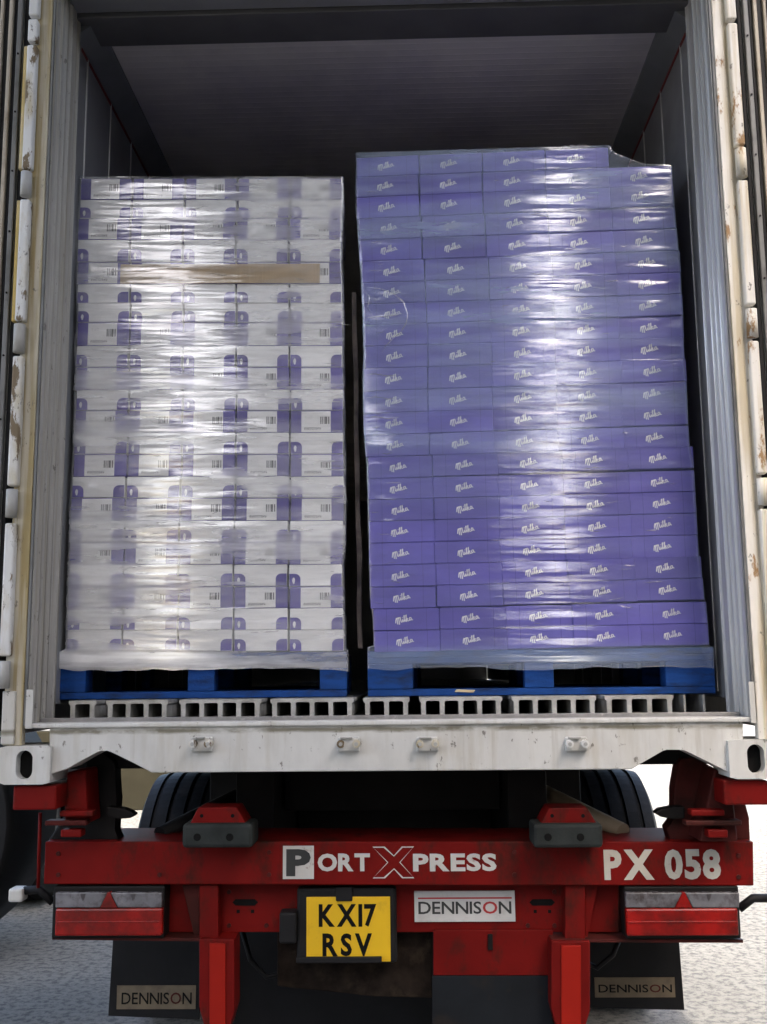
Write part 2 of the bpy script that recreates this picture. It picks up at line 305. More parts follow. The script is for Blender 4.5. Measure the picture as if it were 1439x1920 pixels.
def film_mat(name, haze_lo, haze_hi, tint, gloss, seed, rough=.07, top=None, low=None):
    """several layers of stretch film: clear, milky where layers overlap, glossy, pulled into horizontal creases"""
    m = bpy.data.materials.new(name); m.use_nodes = True; nt = m.node_tree; nt.nodes.clear()
    out = nt.nodes.new('ShaderNodeOutputMaterial')
    tr = nt.nodes.new('ShaderNodeBsdfTransparent'); tr.inputs[0].default_value = (.97, .97, .97, 1)
    df = nt.nodes.new('ShaderNodeBsdfDiffuse'); df.inputs[0].default_value = (*tint, 1)
    gl = nt.nodes.new('ShaderNodeBsdfGlossy'); gl.inputs['Roughness'].default_value = rough
    n1 = noise_node(nt, 1.0, (1.1, 1, 9), 6, 'World', .6, seed)
    h = ramp(nt, n1.outputs[0], [(.40, g3(haze_lo)), (.70, g3(haze_hi))])
    hz = h.outputs[0]
    if top:                                  # haze grows above this height
        ge = nt.nodes.new('ShaderNodeNewGeometry'); sp = nt.nodes.new('ShaderNodeSeparateXYZ'); nt.links.new(ge.outputs['Position'], sp.inputs[0])
        mr = nt.nodes.new('ShaderNodeMapRange'); mr.inputs[1].default_value = top[0]; mr.inputs[2].default_value = top[1]; mr.inputs[3].default_value = top[2]; mr.inputs[4].default_value = top[3]
        nt.links.new(sp.outputs[2], mr.inputs[0])
        mm = nt.nodes.new('ShaderNodeMath'); mm.operation = 'MULTIPLY'; nt.links.new(hz, mm.inputs[0]); nt.links.new(mr.outputs[0], mm.inputs[1]); hz = mm.outputs[0]
    if low:                                  # thick turns of film around the pallet
        ge = nt.nodes.new('ShaderNodeNewGeometry'); sp = nt.nodes.new('ShaderNodeSeparateXYZ'); nt.links.new(ge.outputs['Position'], sp.inputs[0])
        mr = nt.nodes.new('ShaderNodeMapRange'); mr.inputs[1].default_value = ZB + .395; mr.inputs[2].default_value = ZB + .43; mr.inputs[3].default_value = low; mr.inputs[4].default_value = 1
        nt.links.new(sp.outputs[2], mr.inputs[0])
        m0 = nt.nodes.new('ShaderNodeMapRange'); m0.inputs[1].default_value = ZB + .395; m0.inputs[2].default_value = ZB + .43; m0.inputs[3].default_value = .14; m0.inputs[4].default_value = 0
        nt.links.new(sp.outputs[2], m0.inputs[0])
        mm = nt.nodes.new('ShaderNodeMath'); mm.operation = 'MULTIPLY_ADD'; mm.use_clamp = True; nt.links.new(hz, mm.inputs[0]); nt.links.new(mr.outputs[0], mm.inputs[1]); nt.links.new(m0.outputs[0], mm.inputs[2]); hz = mm.outputs[0]
    m1 = nt.nodes.new('ShaderNodeMixShader'); nt.links.new(hz, m1.inputs[0]); nt.links.new(tr.outputs[0], m1.inputs[1]); nt.links.new(df.outputs[0], m1.inputs[2])
    # creases
    a = noise_node(nt, 1.0, (8, 8, 150), 3, 'World', .62, seed + 1)
    b_ = noise_node(nt, 1.0, (22, 22, 420), 3, 'World', .6, seed + 2)
    c = noise_node(nt, 1.0, (60, 60, 70), 3, 'World', .6, seed + 3)
    ad = nt.nodes.new('ShaderNodeMath'); ad.operation = 'MULTIPLY_ADD'; nt.links.new(b_.outputs[0], ad.inputs[0]); ad.inputs[1].default_value = .30; nt.links.new(a.outputs[0], ad.inputs[2])
    ad2 = nt.nodes.new('ShaderNodeMath'); ad2.operation = 'MULTIPLY_ADD'; nt.links.new(c.outputs[0], ad2.inputs[0]); ad2.inputs[1].default_value = .10; nt.links.new(ad.outputs[0], ad2.inputs[2])
    bp = nt.nodes.new('ShaderNodeBump'); bp.inputs['Strength'].default_value = 1.0; bp.inputs['Distance'].default_value = .00018; nt.links.new(ad2.outputs[0], bp.inputs['Height'])
    nt.links.new(bp.outputs[0], gl.inputs['Normal'])
    fr = nt.nodes.new('ShaderNodeLayerWeight'); fr.inputs[0].default_value = .28
    fm = nt.nodes.new('ShaderNodeMath'); fm.operation = 'MULTIPLY_ADD'; nt.links.new(fr.outputs['Fresnel'], fm.inputs[0]); fm.inputs[1].default_value = .3; fm.inputs[2].default_value = gloss
    gp = noise_node(nt, 1.0, (9, 9, 26), 4, 'World', .65, seed + 6)           # patches where the layers cling and shine less
    gr = ramp(nt, gp.outputs[0], [(.36, g3(.30)), (.62, g3(1.35 / 1.5))]); gs = nt.nodes.new('ShaderNodeMath'); gs.operation = 'MULTIPLY'; nt.links.new(fm.outputs[0], gs.inputs[0]); nt.links.new(gr.outputs[0], gs.inputs[1])
    g2 = nt.nodes.new('ShaderNodeMath'); g2.operation = 'MULTIPLY'; nt.links.new(gs.outputs[0], g2.inputs[0]); g2.inputs[1].default_value = 1.5; fm = g2
    m2 = nt.nodes.new('ShaderNodeMixShader'); nt.links.new(fm.outputs[0], m2.inputs[0]); nt.links.new(m1.outputs[0], m2.inputs[1]); nt.links.new(gl.outputs[0], m2.inputs[2])
    nt.links.new(m2.outputs[0], out.inputs[0])
    return m
M['film_white'] = film_mat('milky_stretch_film', .06, .56, (.90, .90, .90), .105, 2.0, low=2.0)
M['film_blue'] = film_mat('stretch_film', .04, .30, (.44, .53, .72), .13, 5.0, .07, (ZB + .9, ZB + 1.2, .35, 1.7), low=3.0)
M['film_scrap'] = film_mat('crumpled_film', .15, .45, (.6, .6, .6), .25, 9.0)

def ground_mat():
    m, nt, b = newmat('worn_concrete_yard')
    n1 = noise_node(nt, .8, (1, 1, 1), 6, 'World'); n2 = noise_node(nt, 26, (1, 1, 1), 6, 'World', .7); n3 = noise_node(nt, 150, (1, 1, 1), 3, 'World', .7)
    c = ramp(nt, n1.outputs[0], [(.3, (.26, .24, .205)), (.7, (.37, .345, .30))]).outputs[0]
    c = mixc(nt, ramp(nt, n2.outputs[0], [(.40, g3(.9)), (.54, g3(0))]).outputs[0], c, (.10, .095, .09))
    c = mixc(nt, ramp(nt, n3.outputs[0], [(.55, g3(0)), (.70, g3(.4))]).outputs[0], c, (.42, .41, .39))
    nt.links.new(c, b.inputs['Base Color']); b.inputs['Roughness'].default_value = .75
    ad = nt.nodes.new('ShaderNodeMath'); ad.operation = 'ADD'; nt.links.new(n2.outputs[0], ad.inputs[0]); nt.links.new(n3.outputs[0], ad.inputs[1])
    bump(nt, ad.outputs[0], 1.0, .02, b)
    return m
M['ground'] = ground_mat()
M['yard_wall'] = simple('shade_dark_render', (.020, .018, .012), .95, 0, .15, 3, spec=.03)  # wall colour darkened in place of shade falling on it
M['added_floor'] = simple('dark_added_floor', (.06, .06, .06), .7, 0, .25, 9)  # dark colour for the added floor sheet, keeps bounced light low
M['shed'] = simple('dark_added_shed', (.11, .11, .105), .8, 0, .2, .8)  # dark surfaces of the added, unseen shed

# ------------------------------------------------------------------ the setting
bm = bmesh.new(); bm_box(bm, -250, 250, -250, 250, -.3, 0)
struct(from_bm('ground', bm, M['ground']))
# unseen shed, added to block light; openings cut to place glints on the film
SH, SB, SR = 6.2, -15.0, 4.5
struct(box('added_shed_floor', -6.99, SR - .01, SB + .2, -.5, .0, .004, M['added_floor'], bev=0))  # dark sheet added to cut light bounced off the ground
struct(box('added_shed_wall_left', -7.2, -7.0, SB, -5.8, 0, SH - .01, M['shed'], bev=0))
struct(box('added_shed_wall_right', SR, SR + .2, SB, .8, 0, SH - .01, M['shed'], bev=0))
for x0, x1 in ((-6.99, -3.45), (-2.6, .86), (1.02, 1.46), (1.98, SR - .01)):
    struct(box('added_shed_wall_rear', x0, x1, SB, SB + .15, 0, SH - .01, M['shed'], bev=0))
struct(box('added_shed_wall_rear', .80, 2.05, SB + .02, SB + .13, 0, 2.9, M['shed'], bev=0))
for ya, yb, gaps in ((SB, -10.5, ((-6.4, -4.4), (-2.40, -1.65), (1.38, 1.85))), (-10.49, -5.6, ((-6.4, -4.4), (-2.40, -1.65), (.98, 1.32), (3.3, 4.3)))):
    xs = [-7.2] + [v for g in gaps for v in g] + [SR + .2]
    for k in range(0, len(xs), 2): struct(box('added_shed_roof', xs[k], xs[k + 1], ya, yb, SH, SH + .1, M['shed'], bev=0))
struct(box('added_shed_roof', -7.2, -2.21, -5.59, -1.2, SH, SH + .1, M['shed'], bev=0))
struct(box('added_shed_roof', -2.2, 1.93, -5.59, 2.0, SH, SH + .1, M['shed'], bev=0))

yw = box('yard_wall', -9, -1.9, 9.0, 9.25, 0, .9, M['yard_wall'], bev=.01)
tag(yw, 'low shade-darkened yard wall seen through the gap beside the left tyre', 'wall')

# ------------------------------------------------------------------ container
CT = thing('shipping_container', 'white refrigerated shipping container with open rear end loaded on the red trailer', 'container', (0, 0, ZB))
Zc = lambda z: ZB + z
L_IN = 11.4
WX = 1.145
# side liners: panels .31 m wide with a proud seam between them
for sgn, nm in ((-1, 'left'), (1, 'right')):
    base = box('side_liner', sgn * WX, sgn * (WX + .06), .235, L_IN, Zc(.24), Zc(2.712), M['liner'], CT, 0)
    y = .37
    while y < 3.6:
        box('liner_seam', sgn * (WX - .004), sgn * (WX + .0005), y, y + .010, Zc(.26), Zc(2.70), M['aluminium'], base, .001)
        y += .317
    # cove between wall and ceiling
    prism('ceiling_cove', [(sgn * WX, Zc(2.714)), (sgn * 1.065, Zc(2.772)), (sgn * 1.065, Zc(2.80)), (sgn * (WX + .06), Zc(2.80)), (sgn * (WX + .06), Zc(2.714))], 'Y', .238, L_IN, M['cove'], CT)
    box('load_line', sgn * (WX - .003), sgn * (WX + .0008), .30, 6.0, Zc(2.690), Zc(2.704), M['red_line'], CT, 0)
    box('outer_side', sgn * 1.207, sgn * 1.219, .16, 12.0, Zc(.16), Zc(2.86), M['white_sill'], CT, .004)
# ceiling with fine transverse ridges
bm = bmesh.new(); prev = None; yy = .375; zc = Zc(2.784)
while yy < L_IN:
    for dy, dz in ((0, 0), (.030, 0), (.0325, -.0006), (.0375, -.0006)):
        cur = [bm.verts.new((-1.10, yy + dy, zc + dz)), bm.verts.new((1.10, yy + dy, zc + dz))]
        if prev: bm.faces.new((prev[0], prev[1], cur[1], cur[0]))
        prev = cur
    yy += .040
struct_ceiling = from_bm('ceiling_panel', bm, M['ceiling'], CT)
box('ceiling_trim', -1.142, 1.142, .19, .372, Zc(2.752), Zc(2.83), M['trim_dark'], CT, .004)
box('roof_panel', -1.219, 1.219, .05, 12.1, Zc(2.862), Zc(2.894), M['white_sill'], CT, .004)
box('rear_header', -1.13, 1.13, .0, .186, Zc(2.768), Zc(2.86), M['liner'], CT, .004)
box('front_bulkhead', -1.14, 1.14, L_IN + .01, L_IN + .3, Zc(.15), Zc(2.86), M['liner'], CT, 0)

# stepped door jambs / corner posts
def jamb(sgn, mface, mjamb):
    X = lambda v: sgn * v
    prism('corner_post', [(X(1.219), .015), (X(1.152), .0), (X(1.152), .03), (X(1.20), .15), (X(1.219), .15)], 'Z', Zc(.119), Zc(2.86), mface, CT, .003)
    o = prism('door_gasket', [(X(1.1508), .004), (X(1.1425), .001), (X(1.1425), .028), (X(1.1508), .028)], 'Z', Zc(.18), Zc(2.77), M['rubber_grey'], CT)
    steps = [(1.142, .012), (1.139, .012), (1.139, .045), (1.1345, .052), (1.1345, .085), (1.131, .092), (1.131, .125), (1.1265, .132), (1.1265, .180), (1.130, .192), (1.130, .206), (1.1265, .212), (1.1265, .226), (1.142, .234), (1.19, .234), (1.19, .16), (1.142, .036)]
    prism('door_jamb', [(X(a), b) for a, b in steps], 'Z', Zc(.186), Zc(2.766), mjamb, CT)
for sg_, mm in ((-1, 'jamb_left'), (1, 'highlight_bead')):
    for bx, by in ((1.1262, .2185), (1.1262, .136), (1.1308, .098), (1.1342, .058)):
        tube('jamb_highlight_bead', [(sg_ * bx, by, Zc(.19)), (sg_ * bx, by, Zc(2.765))], .0028, M[mm], CT, 8)  # thin beads added to stand in for highlights on the step edges
jamb(-1, M['post_left'], M['jamb_left']); jamb(1, M['post_right'], M['aluminium'])

# rear sill with its two arched cut-outs
out = [(93, 1361), (1394, 1353), (1394, 1399), (1374, 1453), (1352, 1440), (1288, 1406), (1280, 1403.5), (1250, 1403.5), (1242, 1406), (1185, 1442.5), (285, 1449), (210, 1408), (202, 1405.5), (190, 1405.5), (182, 1408), (128, 1441), (93, 1453)]
SILL = pxprism('rear_sill', out, .016, .15, M['white_sill'], CT, .0035)
a, b = at(90, 1361, .012), at(1397, 1353, .012)
box('sill_lip', -1.135, 1.135, .006, .10, Zc(.172), Zc(.1865), M['white_sill'], CT, .004)
box('threshold_plate', -1.126, 1.126, .098, .30, Zc(.176), Zc(.1925), M['threshold'], CT, .004)
box('threshold_edge', -1.126, 1.126, .088, .0975, Zc(.178), Zc(.200), M['threshold'], CT, .002)
for x in (380, 655, 802, 1080):                       # lock-bar cam keepers on the sill
    c = at(x, 1396, .014); k = box('cam_keeper', c.x - .034, c.x + .034, -.004, .015, c.z - .020, c.z + .024, M['white_sill'], CT, .004)
    for s in (-1, 1):
        tube('keeper_lug', [(c.x + s * .024, .013, c.z + .004), (c.x + s * .024, -.026, c.z + .004)], .0125, M['hinge_white'], k, 10)
        tube('keeper_bolt', [(c.x + s * .024, -.0255, c.z + .004), (c.x + s * .024, -.030, c.z + .004)], .006, M['hinge_grey'], k, 8)
    box('keeper_tongue', c.x - .026, c.x + .012, -.018, -.0035, c.z + .020, c.z + .025, M['hinge_grey'], k, .001)
# corner castings with oval holes
def casting(sgn):
    x0, x1, z0, z1 = sgn * 1.219, sgn * 1.057, Zc(0), Zc(.1185)
    cx = sgn * (1.219 - .080); cz = Zc(.060)
    bm = bmesh.new(); n = 32; inner = []; outer = []
    for k in range(n):
        t = 2 * pi * k / n; dx, dz = cos(t), sin(t)
        ix = .0265 * dx; iz = .0265 * dz + (.018 if dz > 0 else -.018)
        inner.append((cx + ix, cz + iz))
        hx = (max(x0, x1) - cx) if dx > 0 else (cx - min(x0, x1)); hz = (z1 - cz) if dz > 0 else (cz - z0)
        s = min(hx / abs(dx) if abs(dx) > 1e-6 else 1e9, hz / abs(dz) if abs(dz) > 1e-6 else 1e9)
        outer.append((cx + dx * s, cz + dz * s))
    def ring(pts, y): return [bm.verts.new((p[0], y, p[1])) for p in pts]
    O0 = ring(outer, -.004); I0 = ring(inner, -.004); I1 = ring(inner, .034); O1 = ring(outer, .174)
    for k in range(n):
        j = (k + 1) % n
        bm.faces.new((O0[k], O0[j], I0[j], I0[k])); bm.faces.new((I0[k], I0[j], I1[j], I1[k])); bm.faces.new((O0[k], O1[k], O1[j], O0[j]))
    bm.faces.new(O1)
    o = from_bm('corner_casting', bm, M['white_sill'], CT)
    box('casting_recess', cx - .05, cx + .05, .0345, .036, cz - .05, cz + .05, M['ink'], o, 0)
casting(-1); casting(1)
# white guard strips at the foot of the posts
pxbox('post_guard', 5, 1296, 25, 1396, -.006, .014, M['white_sill'], CT, .004)
pxbox('jamb_guard', 50, 1293, 60, 1366, -.004, .0, M['white_sill'], CT, .001)
pxbox('jamb_guard', 1404, 1278, 1419, 1356, -.004, .0, M['white_sill'], CT, .001)

# T-section floor extrusions (webs under a top plate), measured along the front edge
def extrusion(x0, x1, cells, name='floor_extrusion'):
    YF = .222
    a, b = at(x0, 1312, YF), at(x1, 1312, YF); zt = Zc(.2515); zb = Zc(.1927); th = .011; web = .0155
    lx, rx = a.x, b.x; pts = [(lx - .006, zt), (rx + .006, zt), (rx + .006, zt - th)]
    pitch = (rx - lx - web) / cells; f = .0045
    for i in range(cells, -1, -1):
        wx0 = lx + i * pitch; wx1 = wx0 + web
        hi = zt - th
        if i == cells: pts += [(wx1, hi - .006), (wx1, zb), (wx0, zb), (wx0, hi - f), (wx0 - f, hi)]
        elif i == 0: pts += [(wx1 + f, hi), (wx1, hi - f), (wx1, zb), (wx0, zb), (wx0, hi - .006)]
        else: pts += [(wx1 + f, hi), (wx1, hi - f), (wx1, zb), (wx0, zb), (wx0, hi - f), (wx0 - f, hi)]
    pts += [(lx - .006, zt - th)]
    prism(name, pts[::-1], 'Y', YF, L_IN, M['floor_alu'], CT)
for e in ((133, 178, 1), (203, 313, 3), (340, 487, 4), (511, 660, 4), (685, 765, 2), (790, 939, 4), (964, 1115, 4), (1138, 1260, 3)): extrusion(*e)
for x in (1290, 1327):
    c = at(x, 1320, .26); box('floor_web', c.x - .004, c.x + .004, .30, 6, Zc(.193), Zc(.25), M['floor_alu'], CT, .001)
box('floor_pan', -1.14, 1.14, .225, L_IN, Zc(.150), Zc(.1905), M['trim_dark'], CT, 0)
box('understructure', -1.15, 1.15, .3, 12.0, Zc(.02), Zc(.149), M['black_steel'], CT, 0)

# hinge knuckles and the two open doors folded back along the sides
def hinge_col(sgn, segs, door_m):
    X = sgn * 1.213
    for y0, y1, kind in segs:
        px = (15 + (42 - 15) * (1 - y0 / 1300) + 12) if sgn < 0 else 1400
        za = at(px, y0, 0).z; zb = at(px, y1, 0).z
        if kind == 'b':
            tube('hinge_knuckle', [(X, -.012, zb + .002), (X, -.012, za - .002)], .0185, M['hinge_grey'] if sgn < 0 else M['post_right'], CT, 14)
        else:
            o = box('hinge_blade', X - .017, X + .017, -.020, .013, zb + .003, za - .003, M['hinge_white'] if sgn < 0 else M['post_right'], CT, .007, seg=3)
            if kind == 'y': box('hinge_pin_strip', X - .030, X - .0175, -.012, .012, zb + .004, za - .004, M['hinge_yellow'], o, .003)
hinge_col(-1, [(-60, 36, 'w'), (40, 84, 'w'), (88, 322, 'y'), (326, 372, 'b'), (376, 606, 'y'), (610, 664, 'b'), (668, 914, 'w'), (918, 972, 'b'), (980, 1232, 'w'), (1238, 1292, 'b')], None)
hinge_col(1, [(-60, 42, 'w'), (46, 278, 'w'), (282, 336, 'b'), (340, 576, 'w'), (582, 636, 'b'), (640, 892, 'w'), (898, 950, 'b'), (954, 1230, 'w'), (1236, 1290, 'b')], None)
for sgn in (-1, 1):
    X = lambda v: sgn * v
    d = box('door', X(1.262), X(1.400), .035, 1.18, Zc(.14), Zc(2.80), M['white_sill'], CT, .006)
    for a0, a1, yf, mm in ((1.246, 1.2615, .028, 'rubber'), (1.264, 1.282, .014, 'rubber_grey'), (1.284, 1.296, .022, 'rubber'), (1.298, 1.312, .012, 'gasket_beige'), (1.314, 1.332, .026, 'rubber'), (1.334, 1.345, .016, 'gasket_beige'), (1.347, 1.37, .024, 'rubber')):
        box('door_gasket', X(a0), X(a1), yf, .0345 if a0 > 1.26 else .09, Zc(.16), Zc(2.78), M[mm], d, .0035)
    if True:
        z = Zc(.3)
        while z < Zc(2.7):
            tube('gasket_rivet', [(X(1.273), .0138, z), (X(1.273), .0105, z)], .0035, M['ink'], d, 8); z += .22

# ------------------------------------------------------------------ trailer
TR = thing('semi_trailer', 'red skeletal container trailer with yellow number plate and black tyres', 'trailer', (0, 2, 0))
BY = .22
beam = pxprism('rear_beam', [(85, 1578), (1413, 1578), (1414, 1661), (82, 1658)], BY, BY + .31, M['red'], TR, .004)
def mesh_char(ch, bold, shear=0):
    cu = bpy.data.curves.new('t', 'FONT'); cu.body = ch; cu.size = 1; cu.offset = bold; cu.shear = shear; cu.resolution_u = 3
    ob = bpy.data.objects.new('t', cu); COL.objects.link(ob)
    me = bpy.data.meshes.new_from_object(ob); bpy.data.objects.remove(ob); bpy.data.curves.remove(cu); return me
def lettering(txt, x0, y0, x1, y1, Y, mats, parent, bold=.012, gap=.07, space=.28, name='letter', wfix=None):
    """letters standing between photo pixels (x0,y0) and (x1,y1) on the plane at depth Y"""
    A, B = at(x0, y1, Y), at(x1, y0, Y); W = B.x - A.x; H = B.z - A.z
    chars = []; pos = 0
    for ch in txt:
        if ch == ' ': pos += space; continue
        me = mesh_char(ch, bold); xs = [v.co.x for v in me.vertices]; ys = [v.co.y for v in me.vertices]
        chars.append((ch, me, pos, min(xs), max(xs), min(ys), max(ys))); pos += max(xs) - min(xs) + gap
    tot = pos - gap
    for i, (ch, me, p, xa, xb, ya, yb) in enumerate(chars):
        px, sx = A.x + p / tot * W, W / tot
        for v in me.vertices:
            x, y = v.co.x, v.co.y
            v.co = (px + (x - xa) * sx, Y, A.z + (y - ya) / (yb - ya) * H)
        bm = bmesh.new(); bm.from_mesh(me); bpy.data.meshes.remove(me)
        r = bmesh.ops.extrude_face_region(bm, geom=bm.faces[:])
        bmesh.ops.translate(bm, verts=[e for e in r['geom'] if isinstance(e, bmesh.types.BMVert)], vec=(0, .0006, 0))
        for f in bm.faces: f.smooth = False
        from_bm(name, bm, mats[i] if isinstance(mats, list) else mats, parent)
F = BY - .0016
sq = pxbox('logo_square', 531, 1586, 589, 1648, BY - .0012, BY - .0002, M['decal'], beam, 0)
lettering('P', 537, 1592, 583, 1643, BY - .0028, M['ink_dark'], sq, .05)
lettering('ORT', 596, 1600, 694, 1634, F, M['decal'], beam, .040, .04)
lettering('PRESS', 775, 1600, 931, 1634, F, M['decal'], beam, .040, .04)
# outlined X
def xshape(k):
    c = at(738, 1617, F); hw, hh = .068 - k, .050 - k; s = .024 - k * .95
    L, R_, T, Bt = c.x - hw, c.x + hw, c.z + hh, c.z - hh; t = .040 - k * 2.0
    return [(L, T), (L + t, T), (c.x + .002, c.z + s * .9), (R_ - t, T), (R_, T), (c.x + s * .95, c.z), (R_, Bt), (R_ - t, Bt), (c.x + .002, c.z - s * .9), (L + t, Bt), (L, Bt), (c.x - s * .95 + .003, c.z)]
bm = bmesh.new(); o_, i_ = xshape(0), xshape(.0035)
A = [bm.verts.new((p[0], F, p[1])) for p in o_]; B = [bm.verts.new((p[0], F, p[1])) for p in i_]
for k in range(12): bm.faces.new((A[k], A[(k + 1) % 12], B[(k + 1) % 12], B[k]))
from_bm('letter', bm, M['decal'], beam)
lettering('PX 058', 1134, 1592, 1350, 1650, F, M['decal_cream'], beam, .045, .05, .26)
for x, y in ((110, 1600), (110, 1640), (300, 1640), (505, 1598), (505, 1640), (965, 1598), (965, 1640), (1385, 1604), (1385, 1644)):
    c = at(x, y, BY); tube('bolt_head', [(c.x, BY + .001, c.z), (c.x, BY - .006, c.z)], .0075, M['red_dark'], beam, 6)
for x, y in ((430, 1672), (430, 1735), (500, 1735), (990, 1735), (1040, 1672), (1040, 1735)):
    c = at(x, y, .30); tube('bolt_head', [(c.x, .301, c.z), (c.x, .293, c.z)], .0075, M['red_dark'], TR, 6)
# buffers on the beam
for x0, x1, ty in ((340, 476, 1514), (998, 1134, 1515)):
    m = (x0 + x1) / 2
    bf = pxbox('rubber_buffer', x0 + 2, 1545, x1 - 2, 1590, .10, .235, M['buffer'], TR, .012)
    pxprism('buffer_bracket', [(x0 + 16, 1545), (x0 + 32, ty), (x1 - 32, ty), (x1 - 14, 1545)], .125, .25, M['red'], bf, .004)
    for q in (x0 + 30, x1 - 45):
        c = at(q, 1570, .098); tube('bolt_hole', [(c.x, .0985, c.z), (c.x, .106, c.z)], .012, M['ink'], bf, 12)
    for q in (x0 + 38, x1 - 40):
        c = at(q, 1530, .12); tube('bolt_hole', [(c.x, .1235, c.z), (c.x, .128, c.z)], .006, M['ink'], bf, 10)
# plates under the beam
PY = .30
pl = pxprism('cross_plate', [(300, 1656), (1160, 1656), (1160, 1748), (300, 1748)], PY, PY + .012, M['red'], TR, .002)
for x in (460, 1017):
    pxprism('slot', [(x - 24, 1692), (x - 18, 1686), (x + 18, 1686), (x + 24, 1692), (x + 18, 1698), (x - 18, 1698)], PY - .002, PY + .001, M['ink'], pl)
    for q in (x - 13, x + 14): pxbox('bolt_hole', q - 3, 1706, q + 3, 1712, PY - .002, PY + .001, M['ink'], pl, 0)
lowp = pxprism('lower_plate', [(813, 1744), (1037, 1744), (1037, 1829), (813, 1829)], PY - .012, PY + .004, M['red'], TR, .002)
pxbox('hinge_catch', 915, 1752, 925, 1782, PY - .022, PY - .0125, M['black_steel'], lowp, .002)
pxprism('dark_plate', [(811, 1830), (1036, 1830), (1036, 1950), (811, 1950)], PY - .014, PY + .004, M['dark_plate'], TR, .002)
for x0, x1, xa in ((374, 410, 326), (1060, 1098, 1132)):      # gussets between beam and posts
    pxprism('gusset', [(x0, 1660), (x1, 1660), (x1, 1764), (x0, 1764)], BY + .02, BY + .09, M['red'], TR, .003)
    if xa < x0: pxprism('gusset_web', [(xa + 16, 1660), (x0, 1660), (x0, 1757), (x0 - 9, 1757)], BY + .045, BY + .057, M['red_dark'], TR, .001)
    else: pxprism('gusset_web', [(x1, 1660), (xa - 10, 1660), (x1 + 4, 1757), (x1, 1757)], BY + .045, BY + .057, M['red'], TR, .001)
for x0, x1, y0 in ((374, 440, 1761), (1034, 1107, 1765)):      # bumper legs with reflector strip
    m = (x0 + x1) / 2
    lg = pxprism('bumper_leg', [(x0, y0), (x1, y0), (x1, 1895), (x1 - 12, 1935), (x0 + 12, 1935), (x0, 1890)], BY - .01, BY + .10, M['red'], TR, .003)
    pxprism('reflector_strip', [(x0 + 19, y0 + 8), (x1 - 17, y0 + 8), (x1 - 17, 1945), (x0 + 19, 1945)], BY - .018, BY - .0095, M['red_strip'], lg, .002)
# number plate
nh = pxbox('plate_holder', 557, 1665, 745, 1806, PY - .05, PY - .002, M['rubber'], TR, .010)
npl = pxbox('number_plate', 575, 1682, 733, 1803, PY - .0535, PY - .0505, M['plate_yellow'], nh, .001)
lettering('KX17', 598, 1695, 706, 1738, PY - .0545, M['ink'], npl, .034, .08)
lettering('RSV', 605, 1750, 698, 1793, PY - .0545, M['ink'], npl, .034, .12)
pxbox('plate_clip', 630, 1664, 661, 1690, PY - .062, PY - .0535, M['rubber'], nh, .003)
pxbox('plate_lip', 556, 1795, 716, 1806, PY - .066, PY - .0540, M['rubber'], nh, .003)
pxbox('plate_lamp', 524, 1711, 556, 1770, PY - .07, PY - .002, M['rubber'], TR, .008)
# maker's sign
sg = pxbox('sign_plate', 777, 1671, 967, 1728, PY - .008, PY - .0005, M['sign_white'], TR, .001)
DN = [M['ink_dark']] * 6 + [M['decal_red'], M['ink_dark']]
lettering('DENNISON', 785, 1690, 959, 1714, PY - .0092, DN, sg, .014, .07)
pxbox('sign_rule', 784, 1683, 960, 1685, PY - .0088, PY - .0079, M['decal_red'], sg, 0)
# tail lamps
def lamp(x0, x1, tri):
    LY = .20
    h = pxbox('tail_lamp', x0 - 4, 1662, x1 + 4, 1760, LY + .022, LY + .10, M['black_steel'], TR, .006)
    xs = (x0, x0 + (x1 - x0) * tri - 13, x0 + (x1 - x0) * tri + 13, x1)
    pxprism('clear_lens', [(xs[0], 1674), (xs[1] + 10, 1674), (xs[1] - 4, 1702), (xs[0], 1702)], LY, LY + .022, M['lens_clear'], h, .003)
    pxprism('clear_lens', [(xs[2] - 10, 1674), (xs[3], 1674), (xs[3], 1702), (xs[2] + 4, 1702)], LY, LY + .022, M['lens_clear'], h, .003)
    pxprism('reflector_triangle', [(xs[1] + 11, 1673), (xs[2] - 11, 1673), (xs[2] + 3, 1702), (xs[1] - 3, 1702)], LY - .002, LY + .022, M['lens_red'], h, .001)
    rl = pxbox('red_lens', x0, 1704, x1, 1755, LY - .004, LY + .022, M['lens_red'], h, .006)
    for fx in (.26, .73):
        q = x0 + (x1 - x0) * fx; pxprism('lamp_mark', [(q - 5, 1676), (q + 5, 1676), (q + 3, 1684), (q, 1690), (q - 3, 1684)], LY - .001, LY + .001, M['lens_dark'], h)
    pxbox('lens_rib', x0 + 4, 1728, x1 - 4, 1730, LY - .006, LY - .0035, M['lens_red'], rl, .0008)
lamp(104, 304, .50); lamp(1174, 1387, .51)
pxprism('lamp_shelf', [(98, 1756), (440, 1760), (440, 1766), (98, 1762)], .23, .33, M['red_dark'], TR, .001)
pxprism('lamp_shelf', [(1034, 1761), (1394, 1762), (1394, 1768), (1034, 1767)], .23, .33, M['red_dark'], TR, .001)
pxprism('lamp_backing', [(306, 1662), (410, 1662), (410, 1757), (306, 1757)], .335, .345, M['red_dark'], TR)
pxprism('lamp_backing', [(1098, 1662), (1172, 1662), (1172, 1759), (1098, 1759)], .335, .345, M['red_dark'], TR)
# rubber-stalk side markers
for pts, hd in (([(100, 1692), (74, 1668), (46, 1670)], (36, 1676)), ([(1386, 1704), (1412, 1684), (1446, 1684)], (1462, 1690))):
    st = tube('marker_stalk', [at(x, y, .27) for x, y in pts], .014, M['rubber'], TR, 10)
    c = at(*hd, .27); box('marker_lamp', c.x - .026, c.x + .022, .24, .30, c.z - .022, c.z + .022, M['pale_lamp'], st, .008)
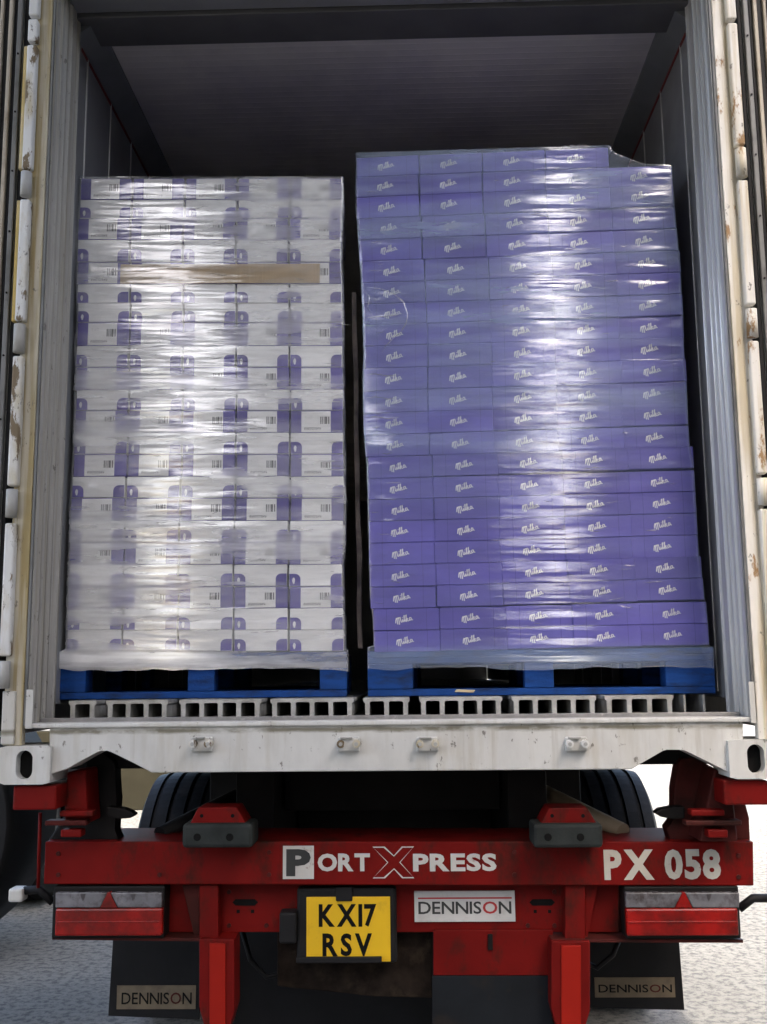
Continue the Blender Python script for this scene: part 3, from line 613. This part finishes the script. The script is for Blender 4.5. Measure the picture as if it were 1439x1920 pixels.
# mudflaps
for pts, sgn_ in (([(212, 1763), (376, 1763), (374, 1912), (203, 1905)], (220, 1848, 367, 1892)), ([(1107, 1766), (1274, 1766), (1284, 1894), (1107, 1890)], (1115, 1833, 1267, 1870))):
    fl = pxprism('mudflap', pts, .80, .812, M['rubber'], TR, .002)
    s2 = pxbox('flap_sign', *sgn_, .797, .7995, M['sign_dirty'], fl, 0)
    x0, y0, x1, y1 = sgn_
    lettering('DENNISON', x0 + 8, y0 + 13, x1 - 7, y1 - 9, .796, [M['ink']] * 6 + [M['red_dark'], M['ink']], s2, .006, .10)
# mud-splashed tool box behind the number plate, spray sheet under the chassis
pxprism('tool_box', [(520, 1742), (811, 1742), (812, 1872), (700, 1868), (520, 1850)], .36, .60, M['grime'], TR, .006)
sheet_a, sheet_b = at(436, 1745, .95), at(1040, 1990, .95)
box('spray_sheet', sheet_a.x - .1, sheet_b.x + .1, .95, .965, .10, sheet_a.z, M['rubber'], TR, .002)
for pts in ([(455, 1746), (470, 1800), (500, 1832), (540, 1822), (560, 1790)], [(1070, 1755), (1090, 1800), (1120, 1815), (1150, 1790), (1160, 1764)]):
    tube('air_line', [at(x, y, .50) for x, y in pts], .009, M['rubber'], TR, 8)
# twist-lock bolsters below the castings
def bolster(sgn):
    X = lambda v: sgn * v
    box('bolster_pad', X(1.178), X(1.04), .015, .20, ZB - .080, ZB - .006, M['red'], TR, .006)
    o = pxprism('bolster_post', [(126, 1448), (160, 1443), (166, 1545), (120, 1545)] if sgn < 0 else [(1340, 1440), (1372, 1462), (1384, 1578), (1312, 1578)], .12, .26, M['red'] if sgn < 0 else M['red_dark'], TR, .006)
    pxprism('bolster_plate', [(160, 1420), (190, 1408), (216, 1430), (219, 1500), (212, 1556), (225, 1577), (90, 1577), (120, 1530), (160, 1520)] if sgn < 0 else [(1272, 1432), (1278, 1422), (1300, 1420), (1352, 1446), (1392, 1480), (1405, 1534), (1408, 1577), (1258, 1577), (1250, 1552), (1266, 1540), (1264, 1480)], .265, .34, M['black_steel'] if sgn < 0 else M['red_dark'], TR, .006)
    pts = [(200, 1512), (232, 1516), (246, 1522), (254, 1528), (246, 1534), (222, 1536), (200, 1530)] if sgn < 0 else [(1285, 1512), (1262, 1513), (1238, 1517), (1228, 1525), (1240, 1532), (1262, 1536), (1285, 1535)]
    pxprism('twist_lock_handle', pts, .21, .258, M['black_steel'], TR, .005)
    for (xa, ya, xb, yb, mm) in ((112, 1521, 174, 1531, 'red'), (84, 1539, 162, 1548, 'red_dark'), (114, 1556, 152, 1570, 'red')) if sgn < 0 else ((1296, 1519, 1360, 1530, 'red'), (1286, 1539, 1392, 1548, 'red_dark'), (1328, 1556, 1366, 1571, 'red')):
        pxbox('bolster_rib', xa, ya, xb, yb, .07, .118, M[mm], TR, .004)
bolster(-1); bolster(1)
tube('drop_rod', [at(76, 1524, .16), at(72, 1664, .22)], .006, M['red'], TR, 8)
# chassis rails, cross members, axles, wheels
for s in (-1, 1): box('chassis_rail', s * .42, s * .56, .54, 11.5, .78, ZB - .02, M['black_steel'], TR, .004)
for y, z0, z1 in ((.75, 1.02, 1.17), (1.25, .70, 1.17), (2.4, .60, 1.16), (3.7, .45, 1.15), (5.2, .4, 1.15)):
    for x0, x1 in ((-.41, .41),): box('cross_member', x0, x1, y, y + .10, z0, z1, M['black_steel'], TR, .004)
for s in (-1, 1):
    box('air_tank_shield', s * .57, s * .80, 1.30, 1.34, .55, 1.17, M['black_steel'], TR, .004)
    tube('chassis_brace', [(s * .80, .40, .985), (s * .36, 1.12, 1.17)], .030, M['tan_steel'] if s > 0 else M['black_steel'], TR, 14)
def tyre_mesh(R=.53, W=.37):
    prof = [(-W * .40, R * .52), (-W * .48, R * .62), (-W * .5, R * .78), (-W * .49, R * .90), (-W * .44, R * .975)]
    x = -W * .42
    gr = [-.29, -.10, .10, .29]
    for g in gr:
        gx = g * W
        prof += [(gx - .010, R * (.998 if abs(g) < .2 else .993)), (gx - .007, R * .972), (gx + .007, R * .972), (gx + .010, R * (.998 if abs(g) < .2 else .993))]
    prof += [(W * .44, R * .975), (W * .49, R * .90), (W * .5, R * .78), (W * .48, R * .62), (W * .40, R * .52)]
    bm = bmesh.new(); n = 72; rings = []
    for k in range(n):
        t = 2 * pi * k / n; rings.append([bm.verts.new((p[0], p[1] * cos(t), p[1] * sin(t))) for p in prof])
    for k in range(n):
        A, B = rings[k], rings[(k + 1) % n]
        for i in range(len(prof) - 1): bm.faces.new((A[i], A[i + 1], B[i + 1], B[i]))
    bmesh.ops.recalc_face_normals(bm, faces=bm.faces)
    me = bpy.data.meshes.new('tyre'); bm.to_mesh(me); bm.free(); me.materials.append(M['tyre']); return me
TY = tyre_mesh()
bm = bmesh.new(); bm_tube(bm, [(-.12, 0, 0), (.12, 0, 0)], .285, 32); rim_me = bpy.data.meshes.new('rim'); bm.to_mesh(rim_me); bm.free(); rim_me.materials.append(M['rim'])
def wheel(parent, x, y, z=.53):
    t = link('tyre', TY, None, parent, (x, y, z)); link('rim', rim_me, None, t, (x, y, z)); return t
for y in (1.94, 3.25, 4.56):
    tube('axle', [(-.95, y, .53), (.95, y, .53)], .075, M['black_steel'], TR, 16)
    for s in (-1, 1): wheel(TR, s * 1.0, y)
# neighbouring trailer on the left: wheels and a black tank
NB = thing('neighbouring_trailer', 'black tank and wheels of a trailer parked at the far left edge', 'trailer', (-2.7, 3.5, 0))
wheel(NB, -2.62, 4.2); wheel(NB, -2.62, 2.86)
c = at(-254, 1552, .95); rr = 272 / FPX * (.95 - CAM.y)
tube('tank', [(c.x, .95, c.z), (c.x, .97, c.z), (c.x, 1.5, c.z), (c.x, 1.52, c.z)], [rr - .02, rr, rr, rr - .02], M['rubber'], NB, 40)
for y in (1.1, 1.35): box('tank_cradle', c.x - .42, c.x - .12, y, y + .09, .0, c.z - rr * .72, M['black_steel'], NB, .006)
box('frame_rail', c.x - .25, c.x - .13, 1.52, 6.5, .86, 1.0, M['black_steel'], NB, .004)
tube('axle', [(-3.4, 4.2, .53), (-2.5, 4.2, .53)], .07, M['black_steel'], NB, 12)
tube('axle', [(-3.4, 2.86, .53), (-2.5, 2.86, .53)], .07, M['black_steel'], NB, 12)

# ------------------------------------------------------------------ pallets
def lerp_tab(tab, y):
    if y <= tab[0][0]: return tab[0][1:]
    for (a, b) in zip(tab, tab[1:]):
        if y <= b[0]:
            t = (y - a[0]) / (b[0] - a[0]); return tuple(p + (q - p) * t for p, q in zip(a[1:], b[1:]))
    return tab[-1][1:]
def frame(cx, th):
    u = Vector((cos(th), sin(th), 0)); n = Vector((sin(th), -cos(th), 0)); return Vector((cx, .345, 0)), u, n
TH_L, TH_R = radians(2.4), radians(-2.2)
PL, UL, NL = frame(-.645, TH_L)
PR, UR, NR = frame(.53, TH_R)
def pallet(P0, th, px0, px1, label, wid, dep, holes):
    zf = Zc(.2535)
    p = thing('wooden_pallet', label, 'pallet', (P0.x, P0.y, zf), (0, 0, th), 'blue pallets at the container mouth')
    N = Vector((sin(th), -cos(th), 0)); u = Vector((cos(th), sin(th), 0))
    U = lambda px: (atP(px, 1300, P0, N) - P0).dot(u)
    a, b = U(px0), U(px1)
    kw = dict(local=True)
    for v in (0, dep / 2 - .05, dep - .1):
        box('bottom_board', a, b, v + .002, v + .10, .0, .024, M['wood_blue'], p, .003, **kw)
    edges = [px0] + holes + [px1]
    for v in (0, dep / 2 - .05, dep - .1):
        for i in range(0, len(edges), 2):
            box('block', U(edges[i]), U(edges[i + 1]), v, v + .098, .0245, .112, M['wood_blue'], p, .003, **kw)
        box('stringer_board', a, b, v, v + .1, .1125, .134, M['wood_blue'], p, .003, **kw)
    n = 7
    for i in range(n):
        v = i * (dep - .1) / (n - 1); box('top_board', a, b, v + .001, v + .10, .1345, .157, M['wood_blue'], p, .003, **kw)
    return p
pallet(PL, TH_L, 110, 651, 'blue wooden pallet under the white and purple cartons', 1.0, 1.2, [160, 352, 402, 600])
pr = pallet(PR, TH_R, 690, 1343, 'blue wooden pallet with a splintered board under the solid purple cartons', 1.2, 1.0, [775, 985, 1040, 1250])
c = atP(872, 1297, PR + NR * .004, NR) - PR
prism('splinter', [(c.dot(UR) - .036, -.003), (c.dot(UR) + .030, -.005), (c.dot(UR) + .036, .003), (c.dot(UR) - .028, .006)], 'Y', -.003, .0015, M['wood_raw'], pr, local=True).location.z += .016

# ------------------------------------------------------------------ cartons
ORD = ['first', 'second', 'third', 'fourth', 'fifth', 'sixth', 'seventh', 'eighth', 'ninth', 'tenth', 'eleventh', 'twelfth', 'thirteenth', 'fourteenth', 'fifteenth', 'sixteenth', 'seventeenth', 'eighteenth', 'nineteenth', 'twentieth', 'twenty-first', 'twenty-second', 'twenty-third']
COLN = ['leftmost', 'second', 'middle', 'fourth', 'rightmost']
def carton_mesh(name, w_, d_, h_, mat):
    bm = bmesh.new(); bm_box(bm, -w_ / 2, w_ / 2, 0, d_, 0, h_)
    bmesh.ops.bevel(bm, geom=[e for e in bm.edges], offset=.0022, segments=1, affect='EDGES')
    me = bpy.data.meshes.new(name); bm.to_mesh(me); bm.free(); me.materials.append(mat); return me
# left stack: 22 rows of 5
yL = [334, 374, 409, 449, 491, 532, 568, 604, 648, 688, 730, 769, 811, 851, 893, 933, 976, 1016, 1058, 1099, 1140, 1181, 1221]
kindL = 'LALALAALALALALALALALAA'
tabL = [(334, 150, 643), (374, 149, 644), (409, 146, 642), (449, 142, 641), (491, 144, 640), (532, 144, 643), (604, 145, 644), (648, 141, 643), (700, 142, 645), (730, 140, 643), (769, 141, 646), (811, 138, 645), (851, 139, 647), (893, 135, 646), (933, 132, 648), (976, 131, 647), (1016, 131, 646), (1058, 128, 643), (1140, 126, 645), (1221, 124, 647)]
WLc, HLc = .190, .0785
me_A = carton_mesh('white_carton', WLc, .59, HLc, M['white_carton'])
me_L = carton_mesh('tray_carton', WLc, .59, HLc, M['purple_print'])
def flat(name, faces_pts, mat, y):
    bm = bmesh.new()
    for pts in faces_pts: bm.faces.new([bm.verts.new((p[0], y, p[1])) for p in pts])
    bmesh.ops.recalc_face_normals(bm, faces=bm.faces)
    for f in bm.faces:
        if f.normal.y > 0: f.normal_flip()
    me = bpy.data.meshes.new(name); bm.to_mesh(me); bm.free(); me.materials.append(mat); return me
def arch(s):
    wd, h0 = .040, .0455; r = .020; e = s * (WLc / 2 - .001); pts = [(e, .001), (e - s * wd, .001)]
    for k in range(7):
        t = pi / 2 * k / 6; pts.append((e - s * (wd - r + r * cos(t)), h0 - r + r * sin(t)))
    pts.append((e, h0)); return pts
me_arch = {s: flat('printed_arch', [arch(s)], M['purple_print'], -.0006) for s in (-1, 1)}
me_mark = flat('tear_mark', [[(-.0045 + .0055 * cos(t) * (1 if sin(t) > 0 else .8), .020 + .012 * sin(t)) for t in [2 * pi * k / 14 for k in range(14)]]], M['white_ink'], -.0012)
me_lab = flat('label', [[(-.056, .0015), (.0515, .0015), (.0515, HLc - .003), (-.056, HLc - .003)]], M['label'], -.0007)
for r in range(22):
    y0, y1 = yL[r], yL[r + 1]; ym = y1
    lx, rx = lerp_tab(tabL, (y0 + y1) / 2)
    j = random.uniform(-1.2, 1.2)
    for c_ in range(5):
        px = lx + (rx - lx) * (c_ + .5) / 5 + j
        dv = random.uniform(-.0015, .0015)
        P0 = PL + NL * (.004 + dv)
        p = atP(px, ym, P0, NL); q = atP(px, y0, P0, NL)
        A = kindL[r] == 'A'
        rown = 'top' if r == 0 else 'bottom' if r == 21 else ORD[r]
        pos = f'{COLN[c_]} in {rown} row of the left stack'
        o = link('chocolate_carton', me_A if A else me_L, None, None, p)
        tag(o, ('white carton with purple arches, ' if A else 'purple tray carton with white bar-code label, ') + pos, 'carton', 'white and purple cartons of the left stack')
        o.rotation_euler = (0, 0, TH_L + radians(random.uniform(-.5, .5)))
        o.scale = (random.uniform(.985, 1.0), 1, (q.z - p.z - .0012) / HLc)
        if A:
            for s in (-1, 1): link('printed_arch', me_arch[s], None, o, (0, 0, 0), True)
            link('tear_mark', me_mark, None, o, (-WLc / 2 + .021, 0, 0), True)
        else: link('label', me_lab, None, o, (0, 0, 0), True)
# brown board tucked into the fifth row
P0 = PL + NL * .010
a, b = atP(226, 532, P0, NL), atP(600, 495, P0, NL); wb = (b - a).dot(UL)
bm = bmesh.new(); bm_box(bm, 0, wb, -.003, .0, 0, b.z - a.z)
o = from_bm('cardboard_strip', bm, M['card_brown'], center=False); o.location = a; o.rotation_euler = (0, 0, TH_L)
tag(o, 'brown cardboard strip tucked under the film near the top of the left stack', 'cardboard')

# right stack: 23 rows in four columns, 22 in the fifth
y1c = [311, 348, 387, 428, 467, 508, 548, 588, 626, 668, 710, 752, 794, 834, 876, 915, 956, 996, 1038, 1079, 1120, 1161, 1202]
y5c = [292, 330, 367, 410, 450, 492, 532, 573, 613, 654, 695, 738, 777, 819, 859, 902, 943, 983, 1025, 1064, 1105, 1149, 1190]
tabR = [(311, 669, 1262), (348, 668, 1262), (387, 668, 1264), (428, 672, 1268), (467, 674, 1272), (508, 677, 1276), (548, 679, 1277), (588, 681, 1280), (626, 682, 1281), (668, 683, 1282), (710, 681, 1286), (752, 682, 1288), (794, 683, 1290), (834, 685, 1292), (876, 689, 1300), (915, 690, 1302), (956, 691, 1305), (996, 692, 1307), (1038, 693, 1310), (1079, 694, 1316), (1120, 695, 1321), (1161, 700, 1326), (1202, 702, 1329)]
WRc, HRc = .2345, .0785
me_P = carton_mesh('purple_carton', WRc, .49, HRc, M['purple'])
STROKES = [[(-.02, .10), (.02, .48), (.07, .78), (.105, .80), (.10, .50), (.085, -.12)], [(.10, .55), (.15, .78), (.195, .82), (.20, .55), (.185, -.20)], [(.20, .58), (.25, .80), (.30, .80), (.30, .40), (.30, .12), (.34, .06), (.38, .20)],
           [(.38, .20), (.42, .50), (.415, .20), (.44, .05), (.48, .22)], [(.425, .66), (.445, .74)], [(.48, .22), (.55, .80), (.555, .98), (.525, .92), (.51, .40), (.53, .06), (.58, .20)], [(.58, .20), (.66, .82), (.665, 1.0), (.635, .92), (.62, .40), (.61, -.02)], [(.625, .28), (.70, .50), (.715, .42), (.66, .28), (.72, .04), (.76, .10)], [(.92, .42), (.84, .50), (.785, .30), (.80, .08), (.86, .14), (.92, .46), (.925, .12), (.99, .10)]]
bm = bmesh.new(); rot = radians(11)
for k, st in enumerate(STROKES):
    pts = []
    for a, b in st:
        x, z = (a - .5) * .062, (b - .4) * .026; pts.append((x * cos(rot) - z * sin(rot), x * sin(rot) + z * cos(rot)))
    ribbon(bm, pts, .0034, -.0006 - .0003 * k)
me_logo = bpy.data.meshes.new('lettering'); bm.to_mesh(me_logo); bm.free(); me_logo.materials.append(M['white_ink'])
topR = {}
for r in range(23):
    lx, rx = lerp_tab(tabR, y1c[r]); j = random.uniform(-1, 1)
    for c_ in range(5):
        if c_ == 4 and r == 0: continue
        f_ = c_ / 4
        yc = y1c[r] * (1 - f_) + y5c[r] * f_
        up = (y1c[r] - y1c[r - 1]) if r else 37; dn = (y1c[r + 1] - y1c[r]) if r < 22 else 40
        px = lx + (rx - lx) * (c_ + .5) / 5 + j
        P0 = PR + NR * (  .004 + random.uniform(-.0015, .0015) + (.008 if c_ == 3 else 0))
        p = atP(px, yc + dn / 2, P0, NR); q = atP(px, yc - up / 2, P0, NR)
        o = link('chocolate_carton', me_P, None, None, p)
        rown = 'top' if r == 0 else 'bottom' if r == 22 else ORD[r]
        tag(o, f'solid purple carton with white lettering, {COLN[c_]} in {rown} row of the right stack', 'carton', 'purple cartons of the right stack')
        o.rotation_euler = (0, -radians(.25), TH_R + radians(random.uniform(-.5, .5)))
        o.scale = (random.uniform(.985, 1.0), 1, (q.z - p.z - .0012) / HRc)
        if r == 0: topR[c_] = q.z
        link('lettering', me_logo, None, o, (-.006 + random.uniform(-.003, .003), 0, HRc * .5), True)

# ------------------------------------------------------------------ stretch film
def film(name, tab, P0, U_, N_, ybot, mat, off, nu, seed, side=.35, topfn=None, flare=None):
    ys = []; y = tab[0][0] - 3
    while y < ybot: ys.append(y); y += 2.2
    ys.append(ybot)
    verts = []; faces = []; ns = 4
    cols = nu + 1 + 2 * ns
    for iy, y in enumerate(ys):
        lx, rx = lerp_tab(tab, y)
        if flare: lx, rx = flare(y, lx, rx)
        for k in range(cols):
            if k < ns: t, back = 0.0, side * (ns - k) / ns
            elif k > ns + nu: t, back = 1.0, side * (k - ns - nu) / ns
            else: t, back = (k - ns) / nu, 0.0
            yy = y
            if topfn: yy = max(y, topfn(t))
            if iy >= len(ys) - 2: yy += 9 * noise.noise(Vector((t * 4.2, seed, 3.3))) + 3.5 * noise.noise(Vector((t * 17, seed, 1.3)))
            px = lx - 1.5 + (rx - lx + 3) * t
            amp = .0024 * noise.noise(Vector((t * 1.2 + seed, y * .045, seed))) + .0009 * noise.noise(Vector((t * 5 + seed + y * .004, y * .17, 4.4))) + .00024 * noise.noise(Vector((t * 15 + seed, y * .46, 7.4)))
            edge = min(1.0, min(t, 1 - t) * 12)
            v = atP(px, yy, P0 + N_ * (off + amp * edge), N_)
            if back: v = v - N_ * back + U_ * (.004 * noise.noise(Vector((back * 9, y * .06, seed + 2))))
            verts.append(v)
    for i in range(len(ys) - 1):
        for k in range(cols - 1):
            a = i * cols + k; faces.append((a, a + 1, a + cols + 1, a + cols))
    me = bpy.data.meshes.new(name); me.from_pydata([tuple(v) for v in verts], [], faces); me.update()
    for p in me.polygons: p.use_smooth = True
    o = link(name, me, mat); return o
def flL(y, l, r): return (l, r) if y < 1217 else (110 + max(0, 1224 - y) * 2, 651)
def flR(y, l, r): return (l, r) if y < 1212 else (691, 1338)
fl_ = film('stretch_film', tabL, PL, UL, NL, 1256, M['film_white'], .016, 100, 1.3, flare=flL)
tag(fl_, 'milky creased stretch film wrapped around the white and purple cartons', 'plastic film')
def top_right(t):
    x = t * 593
    if t < .80: return 286 + (-14) * t / .80
    if t < .815: return 272 + (t - .80) / .015 * 14
    if t < .90: return 286 + (t - .815) / .085 * 20
    return 307 + (t - .9) * 20
tabRf = [(270, 669, 1260)] + tabR
fr_ = film('stretch_film', tabRf, PR, UR, NR, 1254, M['film_blue'], .022, 116, 5.1, topfn=top_right, flare=flR)
tag(fr_, 'clear creased stretch film wrapped around the solid purple cartons', 'plastic film')
def folds(parent, P0, N_, off, paths, mat):
    bm = bmesh.new()
    for pts, r in paths:
        bm_tube(bm, [atP(x, y, P0 + N_ * off, N_) for x, y in pts], [r * (.25 if i in (0, len(pts) - 1) else 1) for i in range(len(pts))], 6)
    o = from_bm('film_folds', bm, mat, parent, smooth=True); o['kind'] = 'stuff'
def rand_folds(tab, n, y0, y1, xf, rnd):
    out = []
    for _ in range(n):
        y = rnd.uniform(y0, y1); l, r_ = lerp_tab(tab, y); x = l + (r_ - l) * xf(rnd); L = rnd.uniform(8, 34); sl = rnd.uniform(-.14, .10)
        out.append(([(x + L * k / 4, y + sl * L * k / 4 + rnd.uniform(-1, 1)) for k in range(5)], rnd.uniform(.0006, .0014)))
    return out
rnd = random.Random(3)
fp = [([(684, 538), (712, 541), (738, 550), (757, 566), (765, 590), (762, 606), (752, 622), (738, 634), (724, 648), (716, 662)], .0016), ([(682, 546), (694, 556), (690, 575), (698, 590)], .0014), ([(684, 596), (706, 594), (730, 592), (748, 590)], .0018)]
fp += [([(686, y), (704, y - 2), (728, y + 2), (750, y - 1)], .0020) for y in (703, 746, 783)]
folds(fr_, PR, NR, .024, fp + rand_folds(tabR, 70, 300, 1200, lambda q: min(.97, max(.01, q.gauss(.66, .14))), rnd) + rand_folds(tabR, 24, 320, 1200, lambda q: q.uniform(0, .06), rnd), M['film_scrap'])
folds(fl_, PL, NL, .018, rand_folds(tabL, 60, 340, 1240, lambda q: min(.96, max(.01, q.gauss(.40, .16))), rnd) + rand_folds(tabL, 20, 340, 1240, lambda q: q.uniform(.92, .97), rnd), M['film_scrap'])
# loose crumple of film on top of the right stack
bm = bmesh.new(); c0 = atP(1090, 272, PR + NR * .0, NR); n_ = 22; grid = []
for i in range(n_):
    row = []
    for k in range(9):
        x = (i / (n_ - 1) - .5) * .15; t = k / 8
        h = .032 * sin(pi * t) * (sin(pi * i / (n_ - 1)) ** .5) * (1 + .8 * noise.noise(Vector((i * .5, k * .7, 1))))
        row.append(bm.verts.new(c0 + Vector((x, .01 + .10 * t, -.004 + max(h, 0) + .010 * noise.noise(Vector((i * .9, k * 1.1, 7)))))))
    grid.append(row)
for A, B in zip(grid, grid[1:]):
    for k in range(8): bm.faces.new((A[k], A[k + 1], B[k + 1], B[k]))
o = from_bm('film_scrap', bm, M['film_scrap'], smooth=True)
tag(o, 'loose crumple of clear film on top of the right stack', 'plastic film')
# upright edge board in the gap between the two stacks
p0 = at(664, 548, .46); p1 = at(676, 1215, .46)
bm = bmesh.new(); q = []
for i in range(25):
    t = i / 24; b0 = p0.lerp(p1, t); wv = .008 + .004 * noise.noise(Vector((t * 9, 2, 2))); s = .004 * noise.noise(Vector((t * 6, 5, 1)))
    q.append([bm.verts.new(b0 + Vector((-wv + s, .0, 0))), bm.verts.new(b0 + Vector((wv + s, .004, 0))), bm.verts.new(b0 + Vector((wv + s, .05, 0))), bm.verts.new(b0 + Vector((-wv + s, .05, 0)))])
for A, B in zip(q, q[1:]):
    for k in range(4): bm.faces.new((A[k], A[(k + 1) % 4], B[(k + 1) % 4], B[k]))
bm.faces.new(q[0]); bm.faces.new(q[-1][::-1])
o = from_bm('edge_board', bm, M['protector']); tag(o, 'narrow worn edge board standing in the dark gap between the stacks', 'edge board')
